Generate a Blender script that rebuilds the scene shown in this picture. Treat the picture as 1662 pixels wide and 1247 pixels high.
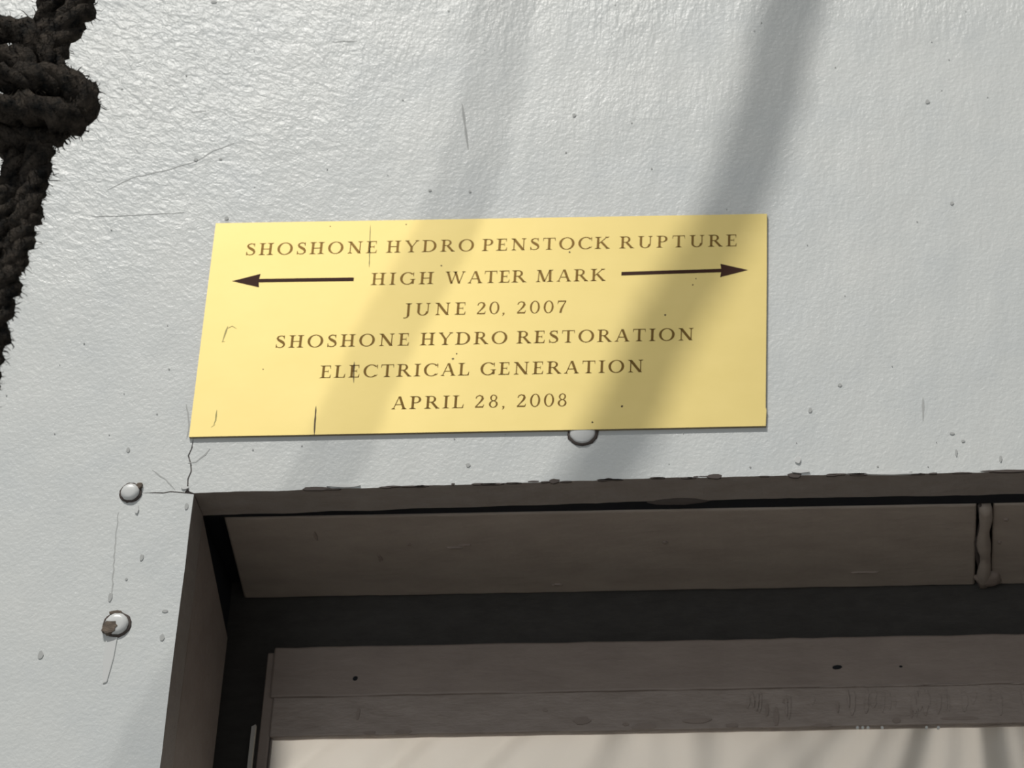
import bpy, bmesh, math, random
from mathutils import Vector, Matrix
from mathutils.geometry import tessellate_polygon
from mathutils import noise as mnoise

for o in list(bpy.data.objects):
    bpy.data.objects.remove(o)
S = bpy.context.scene
COL = S.collection
R = random.Random(7)

# ------------------------------------------------------------------ camera
CAMP = Vector((0.2175132, -1.33798364, -0.87317219))
TILT, ROLL, FPX = 0.556587, 0.0185, 4870.0
f_ = Vector((0, math.cos(TILT), math.sin(TILT)))
r_ = Vector((1, 0, 0)); u_ = r_.cross(f_)
c_, s_ = math.cos(ROLL), math.sin(ROLL)
r2, u2 = c_ * r_ - s_ * u_, s_ * r_ + c_ * u_
cd = bpy.data.cameras.new('camera'); cam = bpy.data.objects.new('camera', cd); COL.objects.link(cam)
M = Matrix((r2, u2, -f_)).transposed().to_4x4(); M.translation = CAMP
cam.matrix_world = M
cd.sensor_width = 36.0; cd.lens = FPX * 36.0 / 1662.0
cd.shift_x = -(1455.0 - 831.0) / 1662.0      # the photograph is a left-hand crop of a wider picture
cd.clip_start = 0.01; cd.clip_end = 60
cd.dof.use_dof = True; cd.dof.focus_distance = 1.42; cd.dof.aperture_fstop = 26.0
S.camera = cam

# ------------------------------------------------------------------ light
W = bpy.data.worlds.new('world'); S.world = W; W.use_nodes = True
bg = W.node_tree.nodes['Background']; bg.inputs[0].default_value = (0.98, 1.0, 1.0, 1); bg.inputs[1].default_value = 0.215
def point(name, loc, power, rad, col=(1, .97, .92)):
    l = bpy.data.lights.new(name, 'POINT'); l.energy = power; l.shadow_soft_size = rad; l.color = col
    o = bpy.data.objects.new(name, l); o.location = loc; COL.objects.link(o); return o
def area(name, loc, target, power, size, col):
    l = bpy.data.lights.new(name, 'AREA'); l.energy = power; l.size = size; l.color = col
    o = bpy.data.objects.new(name, l); o.location = loc
    o.rotation_euler = (Vector(target) - Vector(loc)).to_track_quat('-Z', 'Y').to_euler(); COL.objects.link(o); return o
LAMP = Vector((-1.33, -2.86, 4.03))
point('bay_lamp', LAMP, 690, .036)
point('bay_lamp', (-.68, -2.86, 4.03), 190, .016)
area('left_fill_light', (-.9, -2.8, -.6), (0, 0, -.1), 12, 1.6, (.92, .97, 1.0))  # unseen soft fill added from the left front
area('room_light_behind_window', (-.31, .62, -.42), (.0, .2, -.22), 8.6, .3, (1, .975, .94))
S.view_settings.view_transform = 'Standard'; S.view_settings.look = 'None'
S.view_settings.exposure = 0.0; S.view_settings.gamma = 1.0; S.view_settings.use_curve_mapping = False

# ------------------------------------------------------------------ materials
def mat(name, col, rough=.5, metal=0.0, spec=.5):
    m = bpy.data.materials.new(name); m.use_nodes = True
    b = m.node_tree.nodes['Principled BSDF']
    b.inputs['Base Color'].default_value = (*col, 1); b.inputs['Roughness'].default_value = rough
    b.inputs['Metallic'].default_value = metal; b.inputs['Specular IOR Level'].default_value = spec
    return m
def N(m, t, **kw):
    n = m.node_tree.nodes.new(t)
    for k, v in kw.items(): setattr(n, k, v)
    return n
def coords(m, scale=(1, 1, 1), rot=(0, 0, 0), kind='POINT'):
    L = m.node_tree.links
    tc = N(m, 'ShaderNodeTexCoord'); mp = N(m, 'ShaderNodeMapping', vector_type=kind)
    mp.inputs['Scale'].default_value = scale; mp.inputs['Rotation'].default_value = rot
    L.new(tc.outputs['Object'], mp.inputs['Vector']); return mp.outputs['Vector']
def noise(m, vec, scale, detail=3, rough=.5, dist=0.0):
    n = N(m, 'ShaderNodeTexNoise'); n.inputs['Scale'].default_value = scale
    n.inputs['Detail'].default_value = detail; n.inputs['Distortion'].default_value = dist; n.inputs['Roughness'].default_value = rough
    m.node_tree.links.new(vec, n.inputs['Vector']); return n.outputs['Fac']
def math_(m, op, a, b=None, clamp=False):
    n = N(m, 'ShaderNodeMath', operation=op); n.use_clamp = clamp
    for i, v in enumerate((a, b)):
        if v is None: continue
        if isinstance(v, (int, float)): n.inputs[i].default_value = v
        else: m.node_tree.links.new(v, n.inputs[i])
    return n.outputs[0]
def ramp(m, fac, stops):
    n = N(m, 'ShaderNodeValToRGB'); cr = n.color_ramp
    while len(cr.elements) < len(stops): cr.elements.new(.5)
    for e, (p, c) in zip(cr.elements, stops):
        e.position = p; e.color = (*c, 1) if len(c) == 3 else c
    m.node_tree.links.new(fac, n.inputs[0]); return n.outputs[0]
def bump(m, h, strength, dist):
    n = N(m, 'ShaderNodeBump'); n.inputs['Strength'].default_value = strength; n.inputs['Distance'].default_value = dist
    m.node_tree.links.new(h, n.inputs['Height'])
    m.node_tree.links.new(n.outputs[0], m.node_tree.nodes['Principled BSDF'].inputs['Normal'])
def setc(m, sock, name='Base Color'):
    m.node_tree.links.new(sock, m.node_tree.nodes['Principled BSDF'].inputs[name])
def mixf(m, fac, a, b):
    n = N(m, 'ShaderNodeMix', data_type='FLOAT')
    for i, v in ((0, fac), (2, a), (3, b)):
        if isinstance(v, (int, float)): n.inputs[i].default_value = v
        else: m.node_tree.links.new(v, n.inputs[i])
    return n.outputs[0]

# grey-white gloss wall paint: brushed diagonal relief top left, upright dabs top middle, fine orange peel elsewhere
m_wall = mat('wall_paint', (.57, .6, .6), .36, 0, .32)
tc = N(m_wall, 'ShaderNodeTexCoord'); sx = N(m_wall, 'ShaderNodeSeparateXYZ')
m_wall.node_tree.links.new(tc.outputs['Object'], sx.inputs[0])
X_, Z_ = sx.outputs['X'], sx.outputs['Z']
wob = noise(m_wall, coords(m_wall), 9, 3)
diag = noise(m_wall, coords(m_wall, (1.7, 1, .9), (0, math.radians(36), 0), 'TEXTURE'), 250, 3, .6, .7)
diag2 = noise(m_wall, coords(m_wall, (1.6, 1, 1), (0, math.radians(20), 0), 'TEXTURE'), 100, 3, .5, 1.2)
vert = noise(m_wall, coords(m_wall, (1.6, 1, .55)), 210, 3, .55)
peel = noise(m_wall, coords(m_wall), 420, 2, .6)
wave = noise(m_wall, coords(m_wall, (1.5, 1, .7)), 28, 3, .5)
# masks in metres on the wall
ml = math_(m_wall, 'MULTIPLY', math_(m_wall, 'SUBTRACT', math_(m_wall, 'MULTIPLY', X_, -1.0), .02), 5.5, True)
mz = math_(m_wall, 'MULTIPLY', math_(m_wall, 'ADD', Z_, .02), 5.0, True)
mdiag = math_(m_wall, 'MULTIPLY', ml, mz)
mdiag = math_(m_wall, 'MULTIPLY', mdiag, math_(m_wall, 'ADD', wob, .55), True)
mv = math_(m_wall, 'MULTIPLY', math_(m_wall, 'SUBTRACT', Z_, .095), 9.0, True)
mv = math_(m_wall, 'MULTIPLY', mv, math_(m_wall, 'MULTIPLY', math_(m_wall, 'SUBTRACT', wob, .38), 5.0, True))
mv = math_(m_wall, 'MULTIPLY', mv, math_(m_wall, 'SUBTRACT', 1.0, mdiag))
h = math_(m_wall, 'MULTIPLY', math_(m_wall, 'ADD', diag, math_(m_wall, 'MULTIPLY', diag2, .8)), math_(m_wall, 'MULTIPLY', mdiag, 1.0))
h = math_(m_wall, 'ADD', h, math_(m_wall, 'MULTIPLY', vert, math_(m_wall, 'MULTIPLY', mv, .9)))
h = math_(m_wall, 'ADD', h, math_(m_wall, 'MULTIPLY', peel, .24))
h = math_(m_wall, 'ADD', h, math_(m_wall, 'MULTIPLY', wave, .9))
bump(m_wall, h, 1.0, .00105)
cn = noise(m_wall, coords(m_wall), 16, 5, .6)
setc(m_wall, ramp(m_wall, cn, [(.3, (.575, .60, .60)), (.5, (.61, .63, .62)), (.72, (.635, .65, .635))]))

m_white = mat('thick_white_paint', (.62, .63, .62), .3)
def brown(name, a, b, rough=.55, s=60, bd=.0006):
    m = mat(name, a, rough)
    n = noise(m, coords(m, (.5, 1, 1.2)), s, 5, .65)
    setc(m, ramp(m, n, [(.3, a), (.7, b)]))
    n2 = noise(m, coords(m, (.35, 1, 1)), s * 4, 4, .6)
    bump(m, n2, .7, bd); return m
m_brown = brown('brown_frame_paint', (.220, .176, .150), (.268, .218, .186))
m_brown2 = brown('brown_soffit_paint', (.30, .25, .21), (.37, .315, .265))
m_strip = brown('glazing_strip_paint', (.250, .205, .175), (.325, .272, .238), .5, 90, .001)
m_edge = brown('brown_edge_paint', (.225, .19, .165), (.275, .24, .212), .55, 120)
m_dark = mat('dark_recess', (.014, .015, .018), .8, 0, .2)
m_fascia = brown('shade_dark_fascia', (.034, .031, .028), (.05, .046, .042), .85, 120)  # shade of the gap above the head rail put into the colour
m_chip = mat('chip', (.07, .055, .048), .8)
m_crack = mat('crack', (.11, .095, .09), .9)
m_faint = mat('faint_crack', (.42, .43, .42), .8)
m_rust = brown('rusty_brown', (.06, .045, .035), (.20, .155, .115), .8, 400)
m_grey = mat('grey_gap', (.62, .60, .55), .6)

m_brass = mat('brass', (.90, .69, .30), .36, .27, .2)
m_brass.node_tree.nodes['Principled BSDF'].inputs['Anisotropic'].default_value = .55
tg = N(m_brass, 'ShaderNodeCombineXYZ'); tg.inputs[2].default_value = 1.0; setc(m_brass, tg.outputs[0], 'Tangent')
bn = noise(m_brass, coords(m_brass, (.6, 1, 1)), 34, 4, .6)
setc(m_brass, ramp(m_brass, bn, [(.3, (.715, .575, .215)), (.7, (.755, .61, .24))]))
setc(m_brass, math_(m_brass, 'ADD', math_(m_brass, 'MULTIPLY', bn, .04), .46), 'Roughness')
bb = noise(m_brass, coords(m_brass), 12, 2, .5)
bump(m_brass, bb, .25, .0012)
m_ink = mat('engraved_brown', (.215, .130, .038), .28, .95)
m_ink2 = mat('arrow_brown', (.05, .018, .010), .6, 0, .12)
m_mark = mat('scratch_olive', (.36, .32, .12), .6, .3)
m_mark_dark = mat('scratch_dark', (.12, .08, .03), .6, .2)
m_side = mat('plaque_edge', (.30, .24, .14), .5, .6)

m_rope = mat('rope_fibre', (.022, .020, .017), .95, 0, .1)
rn = noise(m_rope, coords(m_rope), 160, 4, .7)
setc(m_rope, ramp(m_rope, rn, [(.35, (.010, .0105, .0105)), (.72, (.085, .070, .056))]))
bump(m_rope, noise(m_rope, coords(m_rope), 700, 3, .7), 1.0, .002)
m_fuzz = mat('rope_fuzz', (.035, .03, .024), .9, 0, .1)

m_glass = mat('window_glass', (1, 1, 1), .02)
m_glass.node_tree.nodes['Principled BSDF'].inputs['Transmission Weight'].default_value = 1.0
m_glass.node_tree.nodes['Principled BSDF'].inputs['IOR'].default_value = 1.45
m_curt = bpy.data.materials.new('curtain_cloth'); m_curt.use_nodes = True
nt = m_curt.node_tree; nt.nodes.clear()
out = nt.nodes.new('ShaderNodeOutputMaterial'); mx = nt.nodes.new('ShaderNodeMixShader'); mx.inputs[0].default_value = .6
d1 = nt.nodes.new('ShaderNodeBsdfDiffuse'); d2 = nt.nodes.new('ShaderNodeBsdfTranslucent')
d1.inputs[0].default_value = (.78, .755, .71, 1); d2.inputs[0].default_value = (.79, .76, .715, 1)
nt.links.new(d1.outputs[0], mx.inputs[1]); nt.links.new(d2.outputs[0], mx.inputs[2]); nt.links.new(mx.outputs[0], out.inputs[0])

# ------------------------------------------------------------------ mesh helpers
def link(name, verts, faces, mats, parent=None, fm=None, smooth=False):
    me = bpy.data.meshes.new(name); me.from_pydata([tuple(v) for v in verts], [], faces)
    for m in (mats if isinstance(mats, (list, tuple)) else [mats]): me.materials.append(m)
    if fm: me.polygons.foreach_set('material_index', fm)
    bm = bmesh.new(); bm.from_mesh(me); bmesh.ops.recalc_face_normals(bm, faces=bm.faces); bm.to_mesh(me); bm.free()
    if smooth: me.polygons.foreach_set('use_smooth', [True] * len(me.polygons))
    o = bpy.data.objects.new(name, me); COL.objects.link(o)
    if parent: o.parent = parent
    return o
def tag(o, label=None, cat=None, kind=None, group=None):
    if label: o['label'] = label
    if cat: o['category'] = cat
    if kind: o['kind'] = kind
    if group: o['group'] = group
    return o
class MB:
    def __init__(s): s.v = []; s.f = []; s.m = []
    def prism(s, poly, y0, y1, mi=0, side=None):
        """poly: outline in (x, z); extruded from y0 (front) to y1 (back)"""
        n = len(poly); b = len(s.v); side = mi if side is None else side
        s.v += [(x, y0, z) for x, z in poly] + [(x, y1, z) for x, z in poly]
        for t in tessellate_polygon([[Vector((x, z, 0)) for x, z in poly]]):
            s.f.append([b + i for i in t]); s.m.append(mi)
            s.f.append([b + n + i for i in reversed(t)]); s.m.append(mi)
        for i in range(n):
            j = (i + 1) % n; s.f.append([b + i, b + j, b + n + j, b + n + i]); s.m.append(side)
        return s
    def box(s, x0, x1, y0, y1, z0, z1, mi=0): return s.prism([(x0, z0), (x1, z0), (x1, z1), (x0, z1)], y0, y1, mi)
    def build(s, name, mats, parent=None, smooth=False): return link(name, s.v, s.f, mats, parent, s.m, smooth)
def bevel(o, w=.001, seg=2):
    b = o.modifiers.new('bevel', 'BEVEL'); b.width = w; b.segments = seg; b.limit_method = 'ANGLE'; return o
def rough_board(name, x0, x1, y0, y1, z0, z1, m, parent, amp=.0004, bw=.0012):
    """a board along X with slightly uneven painted edges"""
    n = max(2, int((x1 - x0) / .012)); vs = []; fs = []
    for i in range(n + 1):
        x = x0 + (x1 - x0) * i / n
        j = [R.uniform(-amp, amp) for _ in range(4)] if 0 < i < n else [0] * 4
        vs += [(x, y0 + j[0], z0 + j[1]), (x, y1, z0 + j[1]), (x, y1, z1 + j[2]), (x, y0 + j[0], z1 + j[3])]
    for i in range(n):
        a = i * 4
        for k in range(4): fs.append([a + k, a + (k + 1) % 4, a + 4 + (k + 1) % 4, a + 4 + k])
    fs += [[0, 1, 2, 3], [n * 4 + k for k in (3, 2, 1, 0)]]
    return bevel(link(name, vs, fs, m, parent), bw)

# ------------------------------------------------------------------ wall: one painted sheet with the window opening cut out of it
OX0, OX1, OZ0 = -.1452, .62, -.72          # opening: left, right, bottom
def otop(x): return -.0990 + (min(max(x, OX0), .10) + .145) * .0157
T = .0236
outline = [(-1.1, -1.3), (1.3, -1.3), (1.3, 1.0), (-1.1, 1.0)]
hole = []
x = OX0
n = 220
tops = []
for i in range(n + 1):
    xx = OX0 + (OX1 - OX0) * i / n
    dz = mnoise.noise(Vector((xx * 45, 3.1, 0))) * .0006 + mnoise.noise(Vector((xx * 160, 9.1, 0))) * .00025
    tops.append((xx, otop(xx) + (dz if 0 < i < n else 0)))
# notch of the two cracks in the paint at the opening's corner (thin slots, open to the opening)
up = [(-.1487, -.0965), (-.1492, -.0905), (-.1480, -.0860), (-.1486, -.0820), (-.1505, -.0765), (-.1492, -.0720), (-.1490, -.0640)]
lf = [(-.1500, -.0987), (-.1535, -.0983), (-.1575, -.0979), (-.1610, -.0986), (-.1655, -.0983), (-.1722, -.0984)]
w = .00033
corner = [(-.1452, -.0990)]
loop = []
# clockwise around the hole: left jamb from bottom up, cracks, top edge, right side, bottom
loop += [(OX0, OZ0)]
for k in range(1, 30):
    loop.append((OX0 + R.uniform(-.0002, .0002), OZ0 + (-.1010 - OZ0) * k / 30))
loop += [(OX0, -.0997)]
loop += [(p[0], p[1] - w) for p in lf[:-1]] + [lf[-1]] + [(p[0], p[1] + w) for p in reversed(lf[:-1])]
loop += [(p[0] - w, p[1]) for p in up[:-1]] + [up[-1]] + [(p[0] + w, p[1]) for p in reversed(up[:-1])]
loop += [(-.1478, -.0978)] + tops + [(OX1, OZ0)]
# bridge the outline and hole into one polygon by a coincident cut line at the lower left
b = MB(); v3 = [[Vector((x, z, 0)) for x, z in outline], [Vector((x, z, 0)) for x, z in loop]]
pts = outline + loop; nn = len(pts); b.v = [(x, 0, z) for x, z in pts] + [(x, T, z) for x, z in pts]
for t in tessellate_polygon(v3):
    b.f.append(list(t)); b.m.append(0); b.f.append([nn + i for i in reversed(t)]); b.m.append(1)
for i in range(4): b.f.append([i, (i + 1) % 4, nn + (i + 1) % 4, nn + i]); b.m.append(0)
for i in range(len(loop)):
    a, c = 4 + i, 4 + (i + 1) % len(loop); b.f.append([a, c, nn + c, nn + a]); b.m.append(1)
me = bpy.data.meshes.new('wall_back'); me.from_pydata(b.v, [], b.f)
for m in (m_wall, m_edge): me.materials.append(m)
me.polygons.foreach_set('material_index', b.m)
bmx = bmesh.new(); bmx.from_mesh(me); bmesh.ops.recalc_face_normals(bmx, faces=bmx.faces); bmx.to_mesh(me); bmx.free()
wall = bpy.data.objects.new('wall_back', me); COL.objects.link(wall)
tag(MB().box(-3, 3, -4, .3, -2.5, -2.4).build('floor', mat('concrete', (.3, .29, .28), .8)), kind='structure')
tag(wall, 'pale grey glossy painted wall around the brown window opening', None, 'structure')
# dark core boxes added behind the painted sheet to block light (kept off the opening)
core = MB()
core.box(-1.1, OX0 - .006, T + .0002, .165, -1.3, 1.0); core.box(OX0 - .006, OX1 + .006, T + .0002, .165, -.085, 1.0)
core.box(OX1 + .006, 1.3, T + .0002, .165, -1.3, 1.0); core.box(OX0 - .006, OX1 + .006, T + .0002, .165, -1.3, OZ0 - .006)
core.build('core', m_dark, wall)
# backing that shows inside the cracks
MB().box(-.176, -.1459, .0007, .0016, -.1015, -.0968).build('crack_backing', m_crack, wall)
MB().box(-.1525, -.1468, .0007, .0016, -.0965, -.062).build('crack_backing', m_crack, wall)

# hairline cracks, chips and dabs of paint on the wall
def ribbon(mb, pts, wd, y0=-.00012, y1=.0002, jit=.0003):
    P = []
    for (x0, z0), (x1, z1) in zip(pts, pts[1:]):
        k = max(1, int(math.hypot(x1 - x0, z1 - z0) / .0025))
        P += [(x0 + (x1 - x0) * i / k + R.uniform(-jit, jit), z0 + (z1 - z0) * i / k + R.uniform(-jit, jit)) for i in range(k)]
    P.append(pts[-1]); L = []; Rr = []
    for i, (x, z) in enumerate(P):
        a = P[max(0, i - 1)]; c = P[min(len(P) - 1, i + 1)]; dx, dz = c[0] - a[0], c[1] - a[1]; l = math.hypot(dx, dz) or 1
        ww = wd * .5 * (R.uniform(.6, 1.2)) * (0.25 if i in (0, len(P) - 1) else 1)
        L.append((x - dz / l * ww, z + dx / l * ww)); Rr.append((x + dz / l * ww, z - dx / l * ww))
    for i in range(len(P) - 1):
        mb.prism([L[i], L[i + 1], Rr[i + 1], Rr[i]], y0, y1)
def blob(mb, x, z, rx, rz, y0=-.0004, y1=.0003, ang=0, k=9):
    ca, sa = math.cos(ang), math.sin(ang); P = []
    for i in range(k):
        t = 2 * math.pi * i / k; q = R.uniform(.8, 1.12); px, pz = rx * q * math.cos(t), rz * q * math.sin(t)
        P.append((x + px * ca - pz * sa, z + px * sa + pz * ca))
    mb.prism(P, y0, y1)
PX = .000338
def wp(px, py):                                   # photograph position -> point on the wall plane
    d = f_ * FPX + r2 * (px - 1455) - u2 * (py - 623); k = -CAMP.y / d.y; p = CAMP + d * k; return (p.x, p.z)
fc = MB()
ribbon(fc, [wp(175, 308), wp(215, 288), wp(262, 278), wp(318, 262), wp(345, 245), wp(380, 232)], .0006)
ribbon(fc, [wp(150, 352), wp(210, 349), wp(300, 345)], .0005)
ribbon(fc, [wp(310, 182), wp(335, 180)], .0007); ribbon(fc, [wp(540, 68), wp(580, 66)], .0007)
ribbon(fc, [wp(192, 832), wp(187, 880), wp(181, 970)], .0006)
ribbon(fc, [wp(303, 655), wp(307, 690), wp(303, 712)], .0007)
ribbon(fc, [wp(305, 752), wp(318, 750), wp(333, 738), wp(341, 728)], .0008)
ribbon(fc, [wp(248, 762), wp(268, 778), wp(284, 795)], .0006)
fc.build('hairline_crack', m_faint, wall)
sc = MB(); ribbon(sc, [wp(750, 168), wp(755, 205), wp(760, 243)], .0012, jit=.00002); sc.build('scratch', m_faint, wall)
s2 = MB(); ribbon(s2, [wp(1498, 645), wp(1498, 683)], .0012, jit=.0001); s2.build('scratch', m_faint, wall)
ch = MB()
for px, py, a, c in [(318, 259, 4, 3), (932, 187, 3.5, 3.5), (230, 905, 3, 5), (179, 970, 3, 7), (368, 354, 4, 3), (208, 730, 3, 4),
                     (263, 1035, 4, 5), (268, 992, 5, 2.5), (303, 822, 3, 5), (66, 1063, 4, 6), (347, 3, 5, 2.5), (205, 940, 2, 2), (1315, 666, 3, 4),
                     (1505, 165, 4, 4), (1545, 330, 3, 3), (358, 258, 3, 2), (1552, 735, 2, 6), (1624, 745, 2, 6), (1363, 625, 3, 3), (1545, 704, 4, 2),
                     (760, 755, 4, 3), (1563, 716, 3, 2), (698, 309, 3, 2), (763, 311, 2, 2), (1010, 545, 2, 2)]:
    x, z = wp(px, py); blob(ch, x, z, a * PX, c * PX * 1.15)
for i in range(70):
    px, py = R.uniform(0, 1662), R.uniform(0, 760); x, z = wp(px, py); q = R.uniform(.6, 1.6); blob(ch, x, z, q * PX, q * PX, k=6)
tag(ch.build('paint_chips', m_faint, wall), kind='stuff')
# dark nicks along the lower painted edge of the header
nk = MB()
for i in range(46):
    px = R.choice([R.uniform(480, 800), R.uniform(800, 1160), R.uniform(1240, 1662)]); x, z = wp(px, 770)
    blob(nk, x, otop(x) + R.uniform(-.0003, .0005), R.uniform(.0008, .006), R.uniform(.00025, .0006), -.00015, .001, 0, 8)
for px, a, c in [(515, 24, 4), (900, 8, 5), (1160, 12, 5), (1290, 12, 6), (1640, 30, 3)]:
    x, z = wp(px, 780); blob(nk, x, otop(x) + .0003, a * PX, c * PX * .8, -.0002, .001, 0, 11)
tag(nk.build('edge_nicks', m_chip, wall), kind='stuff')

# screws set in the wall under paint
def disc_rings(prof, seg=28, wob=0.0):
    vs, fs = [], []
    for r, y in prof:
        for i in range(seg):
            t = 2 * math.pi * i / seg; q = 1 + R.uniform(-wob, wob); vs.append((r * q * math.cos(t), y, r * q * math.sin(t)))
    for k in range(len(prof) - 1):
        for i in range(seg):
            j = (i + 1) % seg; fs.append([k * seg + i, k * seg + j, (k + 1) * seg + j, (k + 1) * seg + i])
    fs.append(list(range((len(prof) - 1) * seg, len(prof) * seg)))
    return vs, fs
def screw(x, z, r, label, h=.0028):
    e = bpy.data.objects.new('screw', None); e.location = (x, 0, z); COL.objects.link(e); e.parent = wall; e['label'] = label
    v, f = disc_rings([(r, -.00005), (r * .98, -.0008), (r * .80, -.0006)], wob=.05)
    link('gap_shade_ring', v, f, m_chip, e, smooth=True)  # dark ring painted for the gap and shadow round the head
    v, f = disc_rings([(r * .80, 0), (r * .82, -h * .5), (r * .70, -h * .85), (r * .45, -h * .98), (r * .12, -h)], wob=.03)
    hd = link('head', v, f, m_white, e, smooth=True)
    return e
s1 = screw(*wp(212, 800), .0058, 'small round screw head ringed by a dark line')
b1 = MB(); blob(b1, .0042, .0036, .0022, .0016, -.0018, 0, .7); b1.build('rust_spot', m_rust, s1)
s2_ = screw(*wp(190, 1014), .0072, 'larger screw head with a patch of chipped brown rust')
b2 = MB(); blob(b2, -.0030, -.0026, .0042, .0034, -.0031, 0, .5, 16); blob(b2, -.001, .0062, .0035, .0013, -.0016, 0, 0, 9); b2.build('rust_spot', m_rust, s2_)
b3 = MB(); b3.prism([(-.0045, -.007), (.0012, -.007), (.0006, -.020), (-.001, -.032), (-.003, -.033), (-.0046, -.02)], -.0006, .0002); bevel(b3.build('paint_run', m_white, s2_), .0004)
screw(wp(946, 700)[0], wp(946, 702)[1], .0082, 'screw head half hidden under the lower edge of the brass plaque', .0016)
# drips and thick paint dabs on the wall
dr = MB()
for px, py, a, c in [(300, 795, 6, 3), (222, 830, 3, 8), (1295, 750, 5, 6), (1300, 768, 14, 4), (560, 792, 26, 3), (1450, 772, 40, 2)]:
    x, z = wp(px, py); blob(dr, x, z + .001, a * PX, c * PX, -.0008, .0004, 0, 12)
bevel(tag(dr.build('paint_dabs', m_white, wall), kind='stuff'), .0004)

# ------------------------------------------------------------------ window in the opening
win = bpy.data.objects.new('window_1', None); win.location = (0, 0, 0); COL.objects.link(win)
tag(win, 'brown framed window set deep in the wall below the plaque', None, 'structure')
SZ = -.0955                                   # height of the soffit's underside
sb = rough_board('soffit_board', -.1368, .2585, .0335, .1230, SZ, SZ + .010, m_brown2, win, .0002)
for i in (1, 2): sb.data.vertices[i].co.x = -.1436      # the board's left end runs out of square
rough_board('soffit_board', .2672, .62, .0335, .1230, SZ + .0003, SZ + .010, m_brown2, win)
def tube_pts(name, pts, rad, m, parent, seg=10, jit=0, sx=1.0):
    vs, fs = [], []
    up0 = Vector((0, -1, 0))
    for i, p in enumerate(pts):
        t = (pts[min(i + 1, len(pts) - 1)] - pts[max(i - 1, 0)]).normalized()
        a = t.cross(up0); a = a.normalized() if a.length > .1 else t.cross(Vector((1, 0, 0))).normalized(); bq = t.cross(a)
        rr = rad[i] if isinstance(rad, list) else rad
        for k in range(seg):
            th = 2 * math.pi * k / seg; q = rr * (1 + R.uniform(-jit, jit)); vs.append(p + a * (q * math.cos(th)) + bq * (q * sx * math.sin(th)))
    for i in range(len(pts) - 1):
        for k in range(seg): fs.append([i * seg + k, i * seg + (k + 1) % seg, (i + 1) * seg + (k + 1) % seg, (i + 1) * seg + k])
    fs += [list(range(seg))[::-1], [(len(pts) - 1) * seg + k for k in range(seg)]]
    return link(name, vs, fs, m, parent, smooth=True)
# bead of caulk smeared in the joint between the two soffit boards, with a blob at its foot
bead = [Vector((.2628 + .0006 * math.sin(i * .9) + .0008 * i / 13, .034 + .088 * i / 13, SZ - .0002 + .0004 * math.sin(i * 1.7))) for i in range(14)]
tube_pts('caulk_bead', bead, [.0034 + .0005 * math.sin(i * 1.3) for i in range(14)], m_brown2, win, 10, .06)
bead2 = [Vector((.2600 + .0010 * math.sin(i * .7), .034 + .086 * i / 13, SZ + .0001)) for i in range(14)]
tube_pts('caulk_bead', bead2, [.0011 + .0003 * math.sin(i * 2.3) for i in range(14)], m_chip, win, 8, .1)
v, f = disc_rings([(.0075, 0), (.0072, -.0016), (.005, -.0030), (.001, -.0034)], 16, .14)
kb = link('caulk_blob', [(a, c, bb_) for a, bb_, c in v], f, m_brown, win, smooth=True); kb.location = (.2655, .115, SZ + .0003)
# caulk lump hanging in the dark joint behind the header's edge
v, f = disc_rings([(.017, 0), (.0165, -.002), (.011, -.0036), (.002, -.0042)], 22, .12)
kb2 = link('caulk_lump', [(a, c * 1.0, bb_ * .45) for a, bb_, c in [(p[0], p[2] * .32, p[1]) for p in v]], f, m_chip, win, smooth=True)
kb2.location = (wp(1098, 779)[0], .0255, SZ + .0012)
# raised flecks on the soffit
fl = []
def fleck(px, py, r, y):
    pass
MB().box(OX0, OX1, T + .0002, .0333, SZ + .0008, -.0855).build('joint_shade_strip', m_dark, win)  # dark strip added in the open joint, its shade put into the colour
# left jamb board, with a dark open joint above it
jb = MB(); jb.v = []; 
link('jamb_board', [(OX0 - .004, T + .0004, OZ0), (OX0, T + .0004, OZ0), (OX0 + .0004, .1010, OZ0), (OX0 - .004, .1010, OZ0),
                    (OX0 - .004, T + .0004, -.1003), (OX0, T + .0004, -.1003), (OX0 + .0004, .1010, -.1310), (OX0 - .004, .1010, -.1310)],
     [[0, 1, 2, 3], [4, 5, 6, 7], [0, 1, 5, 4], [1, 2, 6, 5], [2, 3, 7, 6], [3, 0, 4, 7]], m_brown, win)
# fascia coloured as the shade between soffit and head rail, closing the back of the recess
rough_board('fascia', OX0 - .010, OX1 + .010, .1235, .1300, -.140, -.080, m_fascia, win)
# head rail, glazing strip, stile
rough_board('head_rail', -.1216, OX1, .1120, .1190, -.1614, -.1312, m_brown, win, .0003, .0012)
rough_board('glazing_strip', -.1195, OX1, .1125, .1190, -.1842, -.1612, m_strip, win, .0002, .0008)
ST = MB(); ST.prism([(-.1252, OZ0), (-.1193, OZ0), (-.1193, -.150), (-.1212, -.1335), (-.1252, -.1335)], .1135, .119); bevel(ST.build('stile', m_brown, win), .0012)
S2 = MB(); S2.box(-.1196, -.1188, .1140, .119, OZ0, -.150); S2.build('glazing_bead', m_chip, win)
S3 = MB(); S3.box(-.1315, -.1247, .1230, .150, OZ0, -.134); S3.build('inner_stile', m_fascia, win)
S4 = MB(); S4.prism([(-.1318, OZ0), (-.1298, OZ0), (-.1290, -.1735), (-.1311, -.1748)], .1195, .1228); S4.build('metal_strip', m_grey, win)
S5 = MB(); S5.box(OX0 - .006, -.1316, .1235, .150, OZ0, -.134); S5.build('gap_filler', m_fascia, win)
S6 = MB(); S6.box(OX1 - .010, OX1, .1120, .119, OZ0, -.1826); bevel(S6.build('stile', m_brown, win), .0012)
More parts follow.
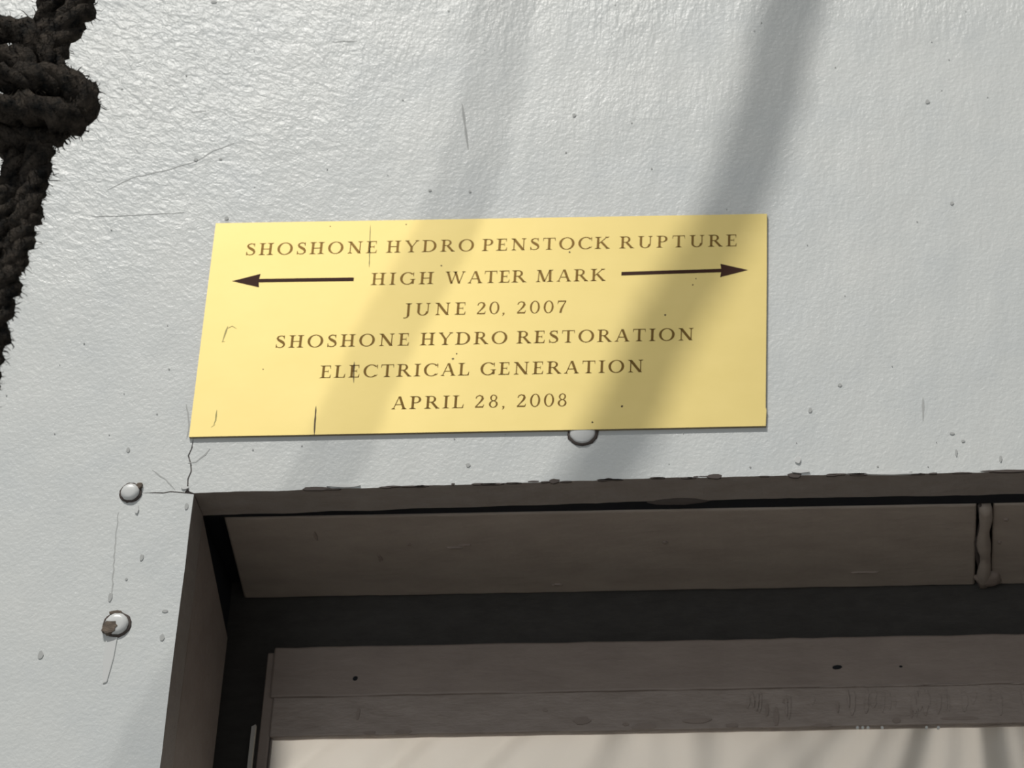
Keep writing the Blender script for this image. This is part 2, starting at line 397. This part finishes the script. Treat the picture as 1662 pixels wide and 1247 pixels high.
S7 = MB(); S7.box(-.1193, OX1 - .010, .1120, .119, OZ0, OZ0 + .03); bevel(S7.build('bottom_rail', m_brown, win), .0012)
gl = MB(); gl.box(-.1190, OX1 - .010, .1146, .1166, OZ0 + .028, -.1825); gl.build('pane', m_glass, win)
# nail holes, smears and pits on the frame (flecks of paint)
def on_y(px, py, Y):
    d = f_ * FPX + r2 * (px - 1455) - u2 * (py - 623); k = (Y - CAMP.y) / d.y; p = CAMP + d * k; return (p.x, p.z)
nh = MB()
for px, py, a, c in [(1358, 1083, 8, 4), (577, 1101, 4, 4), (1462, 1082, 3, 2)]:
    x, z = on_y(px, py, .112); blob(nh, x, z, a * PX, c * PX, .1117, .1125)
nh.build('nail_hole', m_dark, win)
sm = MB()
for px, py, a, c in [(945, 1172, 14, 7), (1045, 1182, 20, 6), (1016, 1178, 5, 3), (1130, 1172, 26, 5), (1188, 1180, 10, 4), (1260, 1165, 4, 18), (1275, 1140, 5, 4),
                     (1228, 1138, 6, 3), (1335, 1180, 18, 3), (1455, 1172, 7, 5), (1480, 1160, 2, 9), (1560, 1168, 30, 3), (600, 1192, 10, 4), (655, 1190, 14, 4),
                     (1245, 1155, 3, 12), (1360, 1150, 2, 10), (1405, 1150, 2, 8), (885, 1155, 4, 3), (582, 1160, 3, 12)]:
    x, z = on_y(px, py, .114); blob(sm, x, z, a * PX, c * PX, .1121 - px * 4e-8, .1130, 0, 12)
tag(sm.build('caulk_smears', m_brown, win), kind='stuff')
# brush ridges in the soft glazing strip
rg = MB()
for i in range(34):
    px = R.uniform(1210, 1662); x, z = on_y(px, 1150, .114)
    ribbon(rg, [(x, -.163 - R.uniform(0, .004)), (x + R.uniform(-.001, .001), -.163 - R.uniform(.008, .017))], R.uniform(.0008, .0028), .11205 - i * 4e-6, .1130, .0002)
tag(rg.build('brush_ridges', m_strip, win), kind='stuff')
rid = MB()
for a, c in [(1330, 1390), (1400, 1500), (1505, 1590), (1640, 1670)]:
    xa, _ = on_y(a, 1125, .1125); xb, _ = on_y(c, 1125, .1125); ribbon(rid, [(xa, -.1615), (xb, -.1613)], .0007, .1117, .1130, .0001)
tag(rid.build('paint_ridges', m_strip, win), kind='stuff')
# bits of white paint on the rail's lower edge
wb = MB()
for px in (1392, 1400, 1409, 1432, 1504, 1523):
    x, z = on_y(px, 1183, .1137); blob(wb, x, z, 2.5 * PX, 2.5 * PX, .1117, .1130, 0, 7)
tag(wb.build('paint_crumbs', m_white, win), kind='stuff')
# flecks on the soffit's underside
so = MB()
def on_z(px, py, Z):
    d = f_ * FPX + r2 * (px - 1455) - u2 * (py - 623); k = (Z - CAMP.z) / d.z; p = CAMP + d * k; return (p.x, p.y)
vs, fs = [], []
def zblob(px, py, rx, ry, hgt=.0008, k=9):
    x, y = on_z(px, py, SZ); b0 = len(vs); ring = []
    for i in range(k):
        t = 2 * math.pi * i / k; q = R.uniform(.7, 1.2); ring.append((x + rx * q * math.cos(t), y + ry * q * math.sin(t)))
    vs.extend([(a, c, SZ + .0006) for a, c in ring] + [(x + (a - x) * .6, y + (c - y) * .6, SZ - hgt) for a, c in ring])
    for i in range(k): fs.append([b0 + i, b0 + (i + 1) % k, b0 + k + (i + 1) % k, b0 + k + i])
    fs.append([b0 + k + i for i in range(k)])
for px, py, a, c in [(617, 905, .0018, .006), (665, 883, .002, .002), (512, 870, .0012, .006), (1080, 880, .002, .002), (1633, 843, .0022, .002), (1622, 880, .0018, .002),
                     (740, 888, .006, .0012), (755, 884, .005, .001), (1400, 928, .012, .001), (905, 948, .004, .001)]:
    zblob(px, py, a, c)
tag(link('paint_flecks', vs, fs, m_brown, win, smooth=False), kind='stuff')

# ------------------------------------------------------------------ curtain behind the glass
def fold(x, z):
    # long soft folds, fanning out from a gather to the right and slanting to the left
    gx = x - .255; dz = -.10 - z
    a = math.atan2(gx, dz + .02)
    h_ = .0030 * math.sin(a * 15 + 1.2) + .0014 * math.sin(a * 33 + gx * 20)
    k = 1 / (1 + math.exp(-(x - .13) * 28))
    s = x + (z + .18) * -.95 if x < .02 else x + (z + .18) * -.95 * max(0, 1 - (x - .02) / .06)
    l_ = .0020 * math.sin(s * 130 + 1.0) + .0011 * math.sin(s * 251)
    return h_ * k * 1.5 + l_ * (1 - k)
NX, NZ = 300, 110; vs = []; fs = []
for j in range(NZ + 1):
    for i in range(NX + 1):
        x = -.1245 + (OX1 - .005 + .1245) * i / NX; z = -.150 - (.56) * (j / NZ) ** 1.6
        vs.append((x, .128 + fold(x, z), z))
for j in range(NZ):
    for i in range(NX):
        a = j * (NX + 1) + i; fs.append([a, a + 1, a + NX + 2, a + NX + 1])
cur = link('curtain', vs, fs, m_curt, None, smooth=True)
sol = cur.modifiers.new('thickness', 'SOLIDIFY'); sol.thickness = .0006
tag(cur, 'creased cream curtain hanging behind the glass of the brown window', 'curtain')

# ------------------------------------------------------------------ brass plaque
plq = bpy.data.objects.new('plaque', None); plq.location = (0, -.0018, 0); COL.objects.link(plq)
tag(plq, 'brass plaque with brown engraved lettering and two arrows mounted above the window', 'plaque')
b = MB()
b.prism([(-.1510, -.0662), (-.0870, -.0662), (.0, -.0661), (.0600, -.0662), (.1491, -.0660), (.1494, -.0560), (.1490, -.0545), (.1490, .0300), (.1488, .0688), (.02, .0690), (-.1511, .0693)],
        0, .0017, 0, 1)
o = b.build('plate', [m_brass, m_side], plq)
# glyphs: roman capitals, cap height 1, heavy uprights and thin joins, slab serifs
ST_, TH = .145, .052
def quad(*p): return [list(p)]
def seg(x0, z0, x1, z1, w_):                  # slanted stroke with horizontal ends
    return [[(x0 - w_ / 2, z0), (x1 - w_ / 2, z1), (x1 + w_ / 2, z1), (x0 + w_ / 2, z0)]]
def serif(x, z, wl, wr, up=1):                # x centre
    return [[(x - wl, z), (x + wr, z), (x + wr * .45, z + .075 * up), (x - wl * .45, z + .075 * up)]]
def stem(x, w_=ST_, s=.13): return seg(x, 0, x, 1, w_) + serif(x, 0, w_ / 2 + s, w_ / 2 + s) + serif(x, 1, w_ / 2 + s, w_ / 2 + s, -1)
def hbar(x0, x1, z, w_=TH): return [[(x0, z - w_ / 2), (x1, z - w_ / 2), (x1, z + w_ / 2), (x0, z + w_ / 2)]]
def arc(cx, cz, rx, rz, a0, a1, tx=ST_, tz=TH, n=16):
    P = []
    for i in range(n):
        t0 = math.radians(a0 + (a1 - a0) * i / n); t1 = math.radians(a0 + (a1 - a0) * (i + 1) / n)
        P.append([(cx + rx * math.cos(t0), cz + rz * math.sin(t0)), (cx + rx * math.cos(t1), cz + rz * math.sin(t1)),
                  (cx + (rx - tx) * math.cos(t1), cz + (rz - tz) * math.sin(t1)), (cx + (rx - tx) * math.cos(t0), cz + (rz - tz) * math.sin(t0))])
    return P
def vend(x, z, hgt, d=1, w_=.06): return [[(x, z), (x - d * w_, z), (x - d * .01, z + hgt), (x, z + hgt)]]
def spine():
    c = [(.50, .86, .05), (.42, .955, .06), (.29, .975, .06), (.15, .90, .09), (.11, .77, .12), (.18, .65, .16), (.31, .55, .19), (.45, .44, .18), (.53, .30, .13),
         (.52, .16, .10), (.41, .04, .06), (.26, .02, .06), (.13, .07, .05), (.07, .17, .05)]
    P = []
    L = []
    for i, (x, z, w_) in enumerate(c):
        a = c[max(0, i - 1)]; q = c[min(len(c) - 1, i + 1)]; dx, dz = q[0] - a[0], q[1] - a[1]; l = math.hypot(dx, dz)
        L.append(((x - dz / l * w_ / 2, z + dx / l * w_ / 2), (x + dz / l * w_ / 2, z - dx / l * w_ / 2)))
    for i in range(len(L) - 1): P.append([L[i][0], L[i + 1][0], L[i + 1][1], L[i][1]])
    return P + [[(.47, .99), (.53, .99), (.53, .72), (.50, .72)], [(.05, .01), (.11, .01), (.09, .28), (.05, .28)]]
def stroke(c):
    P, L = [], []
    for i, (x, z, w_) in enumerate(c):
        a = c[max(0, i - 1)]; q = c[min(len(c) - 1, i + 1)]; dx, dz = q[0] - a[0], q[1] - a[1]; l = math.hypot(dx, dz)
        L.append(((x - dz / l * w_ / 2, z + dx / l * w_ / 2), (x + dz / l * w_ / 2, z - dx / l * w_ / 2)))
    for i in range(len(L) - 1): P.append([L[i][0], L[i + 1][0], L[i + 1][1], L[i][1]])
    return P
G = {
 'S': (.60, spine()),
 'H': (.90, stem(.20) + stem(.70) + hbar(.2, .7, .5)),
 'O': (.98, arc(.49, .5, .47, .52, 0, 360, .155, .05, 32)),
 'N': (.98, seg(.2, 0, .2, 1, .06) + serif(.2, 0, .15, .15) + serif(.16, 1, .15, .05, -1) + seg(.17, 1, .78, 0, .19) + seg(.79, 0, .79, 1, .06) + serif(.79, 1, .15, .15, -1)),
 'E': (.68, stem(.18) + hbar(.18, .60, .974) + hbar(.18, .60, .026) + hbar(.18, .48, .52) + [[(.60, 1), (.54, 1), (.58, .74), (.60, .74)], [(.64, .26), (.62, .26), (.54, 0), (.62, 0)], [(.48, .64), (.46, .64), (.46, .40), (.48, .40)]]),
 'Y': (.88, seg(.44, 0, .44, .48, ST_) + serif(.44, 0, .2, .2) + seg(.44, .44, .14, 1, .15) + seg(.46, .44, .76, 1, .055) + serif(.14, 1, .13, .15, -1) + serif(.76, 1, .13, .13, -1)),
 'D': (.92, stem(.18) + hbar(.18, .42, .974) + hbar(.18, .42, .026) + arc(.40, .5, .47, .5, -90, 90, .155, .052, 18)),
 'R': (.86, stem(.18) + arc(.38, .745, .27, .255, -90, 90, .13, .05, 12) + hbar(.18, .40, .974) + hbar(.18, .40, .515) + seg(.42, .50, .76, 0, .17) + serif(.76, 0, .12, .13)),
 'P': (.70, stem(.18) + arc(.36, .73, .30, .27, -90, 90, .14, .05, 12) + hbar(.18, .38, .974) + hbar(.18, .38, .485)),
 'T': (.82, seg(.41, 0, .41, 1, ST_) + serif(.41, 0, .2, .2) + hbar(.04, .78, .974) + [[(.04, 1), (.09, 1), (.05, .74), (.03, .74)], [(.78, 1), (.73, 1), (.77, .74), (.79, .74)]]),
 'C': (.88, arc(.49, .5, .46, .52, 42, 318, .155, .05, 26) + [[(.80, .98), (.86, .98), (.86, .68), (.83, .68)], [(.84, .19), (.88, .23), (.80, .06), (.77, .10)]]),
 'K': (.90, stem(.18) + seg(.22, .42, .72, 1, .06) + serif(.72, 1, .13, .13, -1) + seg(.38, .58, .78, 0, .17) + serif(.79, 0, .13, .12)),
 'U': (.92, seg(.20, .30, .20, 1, ST_) + serif(.20, 1, .2, .2, -1) + arc(.46, .32, .335, .34, 180, 360, .14, .05, 16) + seg(.77, .3, .77, 1, .06) + serif(.77, 1, .14, .14, -1)),
 'I': (.40, stem(.20)),
 'G': (.96, arc(.49, .5, .46, .52, 42, 325, .155, .05, 26) + [[(.80, .98), (.86, .98), (.86, .68), (.83, .68)]] + seg(.82, .05, .82, .44, .13) + serif(.82, .44, .19, .14, -1)),
 'W': (1.30, seg(.16, 1, .42, 0, .14) + seg(.42, 0, .66, 1, .05) + seg(.62, 1, .88, 0, .14) + seg(.88, 0, 1.13, 1, .05) + serif(.16, 1, .15, .15, -1) + serif(.62, 1, .15, .13, -1) + serif(1.13, 1, .12, .12, -1)),
 'A': (.88, seg(.12, 0, .42, 1, .05) + seg(.45, 1, .75, 0, .155) + hbar(.24, .64, .36) + serif(.12, 0, .12, .12) + serif(.75, 0, .16, .16)),
 'M': (1.12, seg(.18, 0, .22, 1, .06) + seg(.25, 1, .55, .02, .16) + seg(.56, .02, .86, 1, .05) + seg(.90, 0, .88, 1, .145) + serif(.18, 0, .14, .14) + serif(.90, 0, .2, .2) + serif(.20, 1, .14, .05, -1) + serif(.9, 1, .05, .18, -1)),
 'J': (.46, seg(.30, -.02, .30, 1, ST_) + serif(.30, 1, .2, .2, -1) + stroke([(.31, .02, .13), (.26, -.13, .10), (.15, -.20, .06), (.03, -.20, .05)])),
 'L': (.70, stem(.18) + hbar(.18, .60, .026) + [[(.66, .30), (.64, .30), (.54, 0), (.63, 0)]]),
 '2': (.64, stroke([(.09, .74, .06), (.14, .90, .06), (.29, .975, .06), (.44, .90, .11), (.48, .74, .14), (.42, .56, .12), (.26, .32, .07), (.08, .07, .05)]) + hbar(.06, .52, .05, .1) + [[(.58, .24), (.55, .24), (.48, .02), (.54, .02)]]),
 '0': (.70, arc(.35, .5, .30, .52, 0, 360, .115, .045, 28)),
 '7': (.62, hbar(.07, .56, .955, .09) + [[(.05, .72), (.07, .72), (.13, .93), (.07, .93)]] + stroke([(.545, .95, .05), (.40, .60, .08), (.29, .30, .12), (.25, 0, .13)])),
 '8': (.62, arc(.31, .76, .21, .25, 0, 360, .09, .045, 22) + arc(.31, .26, .26, .28, 0, 360, .11, .045, 24)),
 ',': (.24, stroke([(.10, .08, .13), (.13, .0, .10), (.11, -.10, .05), (.05, -.17, .02)])),
}
gm = {}; XS = 1.15
def glyph(chr_, cap):
    key = chr_
    if key not in gm:
        b = MB()
        for p in G[chr_][1]: b.prism([(x * cap * XS, z * cap) for x, z in p], -.00010, .00012)
        o = b.build('letter', m_ink); gm[key] = o.data; bpy.data.objects.remove(o)
    return gm[key]
CAPH = .0077
LINES = [
 (.0478, 399, 1197, -.1330, .1329, [('SHOSHONE', 399, 613), ('HYDRO', 627, 770), ('PENSTOCK', 783, 990), ('RUPTURE', 1006, 1197)]),
 (.0269, 602, 983, -.0637, .0624, [('HIGH', 602, 704), ('WATER', 722, 854), ('MARK', 869, 983)]),
 (.0069, 655, 920, -.0448, .0424, [('JUNE', 655, 757), ('20,', 773, 821), ('2007', 838, 920)]),
 (-.0121, 447, 1127, -.1114, .1108, [('SHOSHONE', 447, 665), ('HYDRO', 682, 824), ('RESTORATION', 839, 1127)]),
 (-.0315, 520, 1045, -.0859, .0846, [('ELECTRICAL', 520, 763), ('GENERATION', 779, 1045)]),
 (-.0516, 636, 921, -.0468, .0452, [('APRIL', 636, 754), ('28,', 770, 821), ('2008', 838, 921)]),
]
for zb, p0, p1, x0, x1, words in LINES:
    ins = bpy.data.objects.new('inscription', None); ins.location = (0, 0, zb); COL.objects.link(ins); ins.parent = plq
    k = (x1 - x0) / (p1 - p0)
    for wd, a, c in words:
        xa, xb = x0 + (a - p0) * k, x0 + (c - p0) * k
        tot = sum(G[q][0] for q in wd) * CAPH * XS; gap = (xb - xa - tot) / (len(wd) - 1)
        xx = xa
        for q in wd:
            o = bpy.data.objects.new('letter', glyph(q, CAPH)); COL.objects.link(o); o.parent = ins; o.location = (xx, 0, 0); xx += G[q][0] * CAPH * XS + gap
def arrow(tip, tail, zt, zl, d):
    hl = .0148
    P = [(tip, zt), (tip + d * hl, zt + .0043), (tip + d * hl * .97, zt + .0011), (tail, zl + .0011), (tail, zl - .0011), (tip + d * hl * .97, zt - .0011), (tip + d * hl, zt - .0043)]
    b = MB(); b.prism(P, -.00012, .0001); return b.build('arrow', m_ink2, plq)
def wpl(px, py): return wp(px, py)
arrow(wpl(378, 459)[0], wpl(575, 456)[0], wpl(378, 459)[1], wpl(575, 456)[1], 1)['label'] = 'arrow pointing left'
arrow(wpl(1214, 441)[0], wpl(1009, 447)[0], wpl(1214, 441)[1], wpl(1009, 447)[1], -1)['label'] = 'arrow pointing right'
def scr(pts, wd, m=m_mark):
    b = MB(); ribbon(b, [wp(*p) for p in pts], wd, -.00010, .0001, .00005); return b.build('scratch', m, plq)
scr([(371, 532), (366, 546), (362, 558)], .0011); scr([(370, 536), (378, 532), (385, 536)], .0006); scr([(361, 557), (366, 557)], .0012)
scr([(353, 668), (351, 685), (348, 692)], .0007); scr([(350, 692), (344, 696)], .0006)
scr([(514, 662), (512, 690), (511, 709)], .0010, m_mark_dark)
scr([(602, 368), (601, 405), (600, 436)], .0006)
scr([(576, 590), (575, 610), (575, 624)], .0008, m_mark_dark)
tp = MB()
for px, py, a in [(717, 434, 1.5), (736, 585, 2), (742, 577, 1.2), (1080, 514, 2), (1010, 662, 2), (925, 412, 1.6), (1125, 465, 1.3), (1130, 455, 1), (537, 370, 1), (660, 367, 1.2), (962, 688, 1.5), (428, 602, 1)]:
    x, z = wp(px, py); blob(tp, x, z, a * PX, a * PX, -.0001, .0001, 0, 7)
tag(tp.build('tarnish_specks', m_mark_dark, plq), kind='stuff')

# ------------------------------------------------------------------ black rope with its knot, hanging in front of the wall
rope = bpy.data.objects.new('rope', None); rope.location = (-.13, -.35, -.42); COL.objects.link(rope)
tag(rope, 'shaggy black rope tied in a thick knot hanging at the left of the wall', 'rope')
RC = Vector(rope.location); fuzzv, fuzzf = [], []
def pr(px, py, dy=0.0):
    d = f_ * FPX + r2 * (px - 1455) - u2 * (py - 623); Y = -.35; k = (Y - CAMP.y) / d.y; p = CAMP + d * k; p.y += dy; return p
def catmull(P, step=.0022):
    out_ = []
    Q = [P[0]] + P + [P[-1]]
    for i in range(1, len(Q) - 2):
        n_ = max(2, int((Q[i + 1] - Q[i]).length / step))
        for k in range(n_):
            t = k / n_
            out_.append(.5 * ((2 * Q[i]) + (Q[i + 1] - Q[i - 1]) * t + (2 * Q[i - 1] - 5 * Q[i] + 4 * Q[i + 1] - Q[i + 2]) * t * t + (3 * Q[i] - Q[i - 1] - 3 * Q[i + 1] + Q[i + 2]) * t ** 3))
    out_.append(P[-1]); return out_
def rope_strand(name, P, rad, ply=3, fuzz=1.0, step=.0022, pitch=.034):
    path = catmull(P, step); vs, fs = [], []; up = Vector((.3, -1, .1)); s_len = 0; base_a = None
    frames = []
    for i, p in enumerate(path):
        t = (path[min(i + 1, len(path) - 1)] - path[max(i - 1, 0)]).normalized()
        if base_a is None: base_a = t.cross(up).normalized()
        base_a = (base_a - t * base_a.dot(t)).normalized(); frames.append((p, t, base_a.copy(), t.cross(base_a)))
    seg_ = 9; sr = rad * .63
    for q in range(ply):
        s_len = 0; b0 = len(vs)
        for i, (p, t, a, b_) in enumerate(frames):
            if i: s_len += (p - frames[i - 1][0]).length
            th = 2 * math.pi * (q / ply + s_len / pitch); c = p + (a * math.cos(th) + b_ * math.sin(th)) * (rad * .40)
            for k in range(seg_):
                al = 2 * math.pi * k / seg_; dr_ = a * math.cos(al) + b_ * math.sin(al)
                w0 = c + dr_ * sr; nz = mnoise.noise(w0 * 260) * .5 + mnoise.noise(w0 * 700) * .5
                v = c + dr_ * (sr * (1 + nz)); vs.append(v - RC)
                outw = (v - p).length / rad
                if outw > .6 and R.random() < .95 * fuzz:
                    root = v; dd = (dr_ + Vector((R.uniform(-.8, .8), R.uniform(-.8, .8), R.uniform(-.9, .7)))).normalized()
                    L_ = R.uniform(.0010, .0040) * (1.6 if R.random() < .06 else 1); wv = t.cross(dd).normalized() * R.uniform(.0001, .00032)
                    mid = root + dd * L_ * .55 + Vector((0, 0, -.0003)); tip = root + (dd + Vector((R.uniform(-.6, .6), 0, R.uniform(-.6, .4)))).normalized() * L_
                    j = len(fuzzv); root2 = root - dd * .0005
                    fuzzv.extend([root2 - wv - RC, root2 + wv - RC, mid + wv - RC, mid - wv - RC, tip - RC]); fuzzf.extend([[j, j + 1, j + 2, j + 3], [j + 3, j + 2, j + 4]])
        nr = len(frames)
        for i in range(nr - 1):
            for k in range(seg_): fs.append([b0 + i * seg_ + k, b0 + i * seg_ + (k + 1) % seg_, b0 + (i + 1) * seg_ + (k + 1) % seg_, b0 + (i + 1) * seg_ + k])
        fs += [[b0 + k for k in range(seg_)][::-1], [b0 + (nr - 1) * seg_ + k for k in range(seg_)]]
    return link(name, vs, fs, m_rope, rope, smooth=True)
# upper double strand: leaves the knot to the upper right, climbs out of the frame and throws the slanted shadows on the wall
top = []
for (x, z), Y in [((.2005, .3905), -.62), ((.1795, .2860), -.60), ((.1618, .2187), -.58), ((.1495, .1533), -.56), ((.1284, .0685), -.54),
                  ((.0970, -.0030), -.53), ((.0672, -.0840), -.52), ((.0287, -.1600), -.51), ((-.0180, -.2600), -.50), ((-.030, -.40), -.49)]:
    wq = Vector((x, 0, z)); top.insert(0, wq + (LAMP - wq) * (Y / LAMP.y))
mid = [Vector((-.128, -.365, .02)), Vector((-.165, -.42, .17))]
RS = .0066
off = Vector((.0062, 0, 0))
rope_strand('strand', [pr(70, 150), pr(88, 80), pr(124, 20), pr(140, -40)] + [p + off for p in mid + top], RS, step=.004)
rope_strand('strand', [pr(25, 150), pr(45, 85, .004), pr(74, 20, .004), pr(92, -40)] + [p - off for p in mid + top], RS * .95, step=.004)
# knot turns
rope_strand('knot_turn', [pr(-70, 85, .006), pr(0, 92, .006), pr(60, 110, .006)], .0064)
rope_strand('knot_turn', [pr(-60, 60), pr(0, 68, -.006), pr(40, 72, -.010), pr(72, 100, -.009), pr(95, 130, -.006), pr(115, 160, 0)], .0060)
rope_strand('knot_turn', [pr(-70, 105), pr(-10, 115, -.008), pr(45, 122, -.010), pr(70, 150, -.006), pr(60, 190, 0)], .0060)
rope_strand('knot_turn', [pr(60, 110, .006), pr(92, 128, .002), pr(122, 142, -.002), pr(144, 168, -.004), pr(130, 192, -.004), pr(100, 196, 0)], .0062)
rope_strand('knot_turn', [pr(-70, 150, -.008), pr(0, 158, -.013), pr(70, 160, -.014), pr(118, 162, -.011), pr(142, 182, -.008), pr(118, 208, -.003)], .0064)
rope_strand('knot_turn', [pr(-70, 205, -.006), pr(0, 207, -.012), pr(60, 208, -.014), pr(108, 214, -.011), pr(128, 198, -.002)], .0068)
rope_strand('knot_turn', [pr(20, 140, .006), pr(60, 170, .008), pr(90, 200, .004), pr(60, 226, -.002), pr(-20, 228, -.004)], .0060)
# lower double strand
rope_strand('strand', [pr(52, 190), pr(64, 235), pr(58, 290, -.001), pr(36, 380), pr(14, 450), pr(-6, 520), pr(-22, 600), pr(-38, 700), pr(-60, 850), pr(-90, 1000), pr(-150, 1240)], RS * .90)
rope_strand('strand', [pr(14, 190), pr(26, 240, .004), pr(18, 300, .004), pr(-2, 380, .002), pr(-26, 450), pr(-48, 520), pr(-64, 600), pr(-82, 700), pr(-105, 850), pr(-140, 1000), pr(-200, 1240)], RS * .95)
tag(link('fuzz', fuzzv, fuzzf, m_fuzz, rope), kind='stuff')
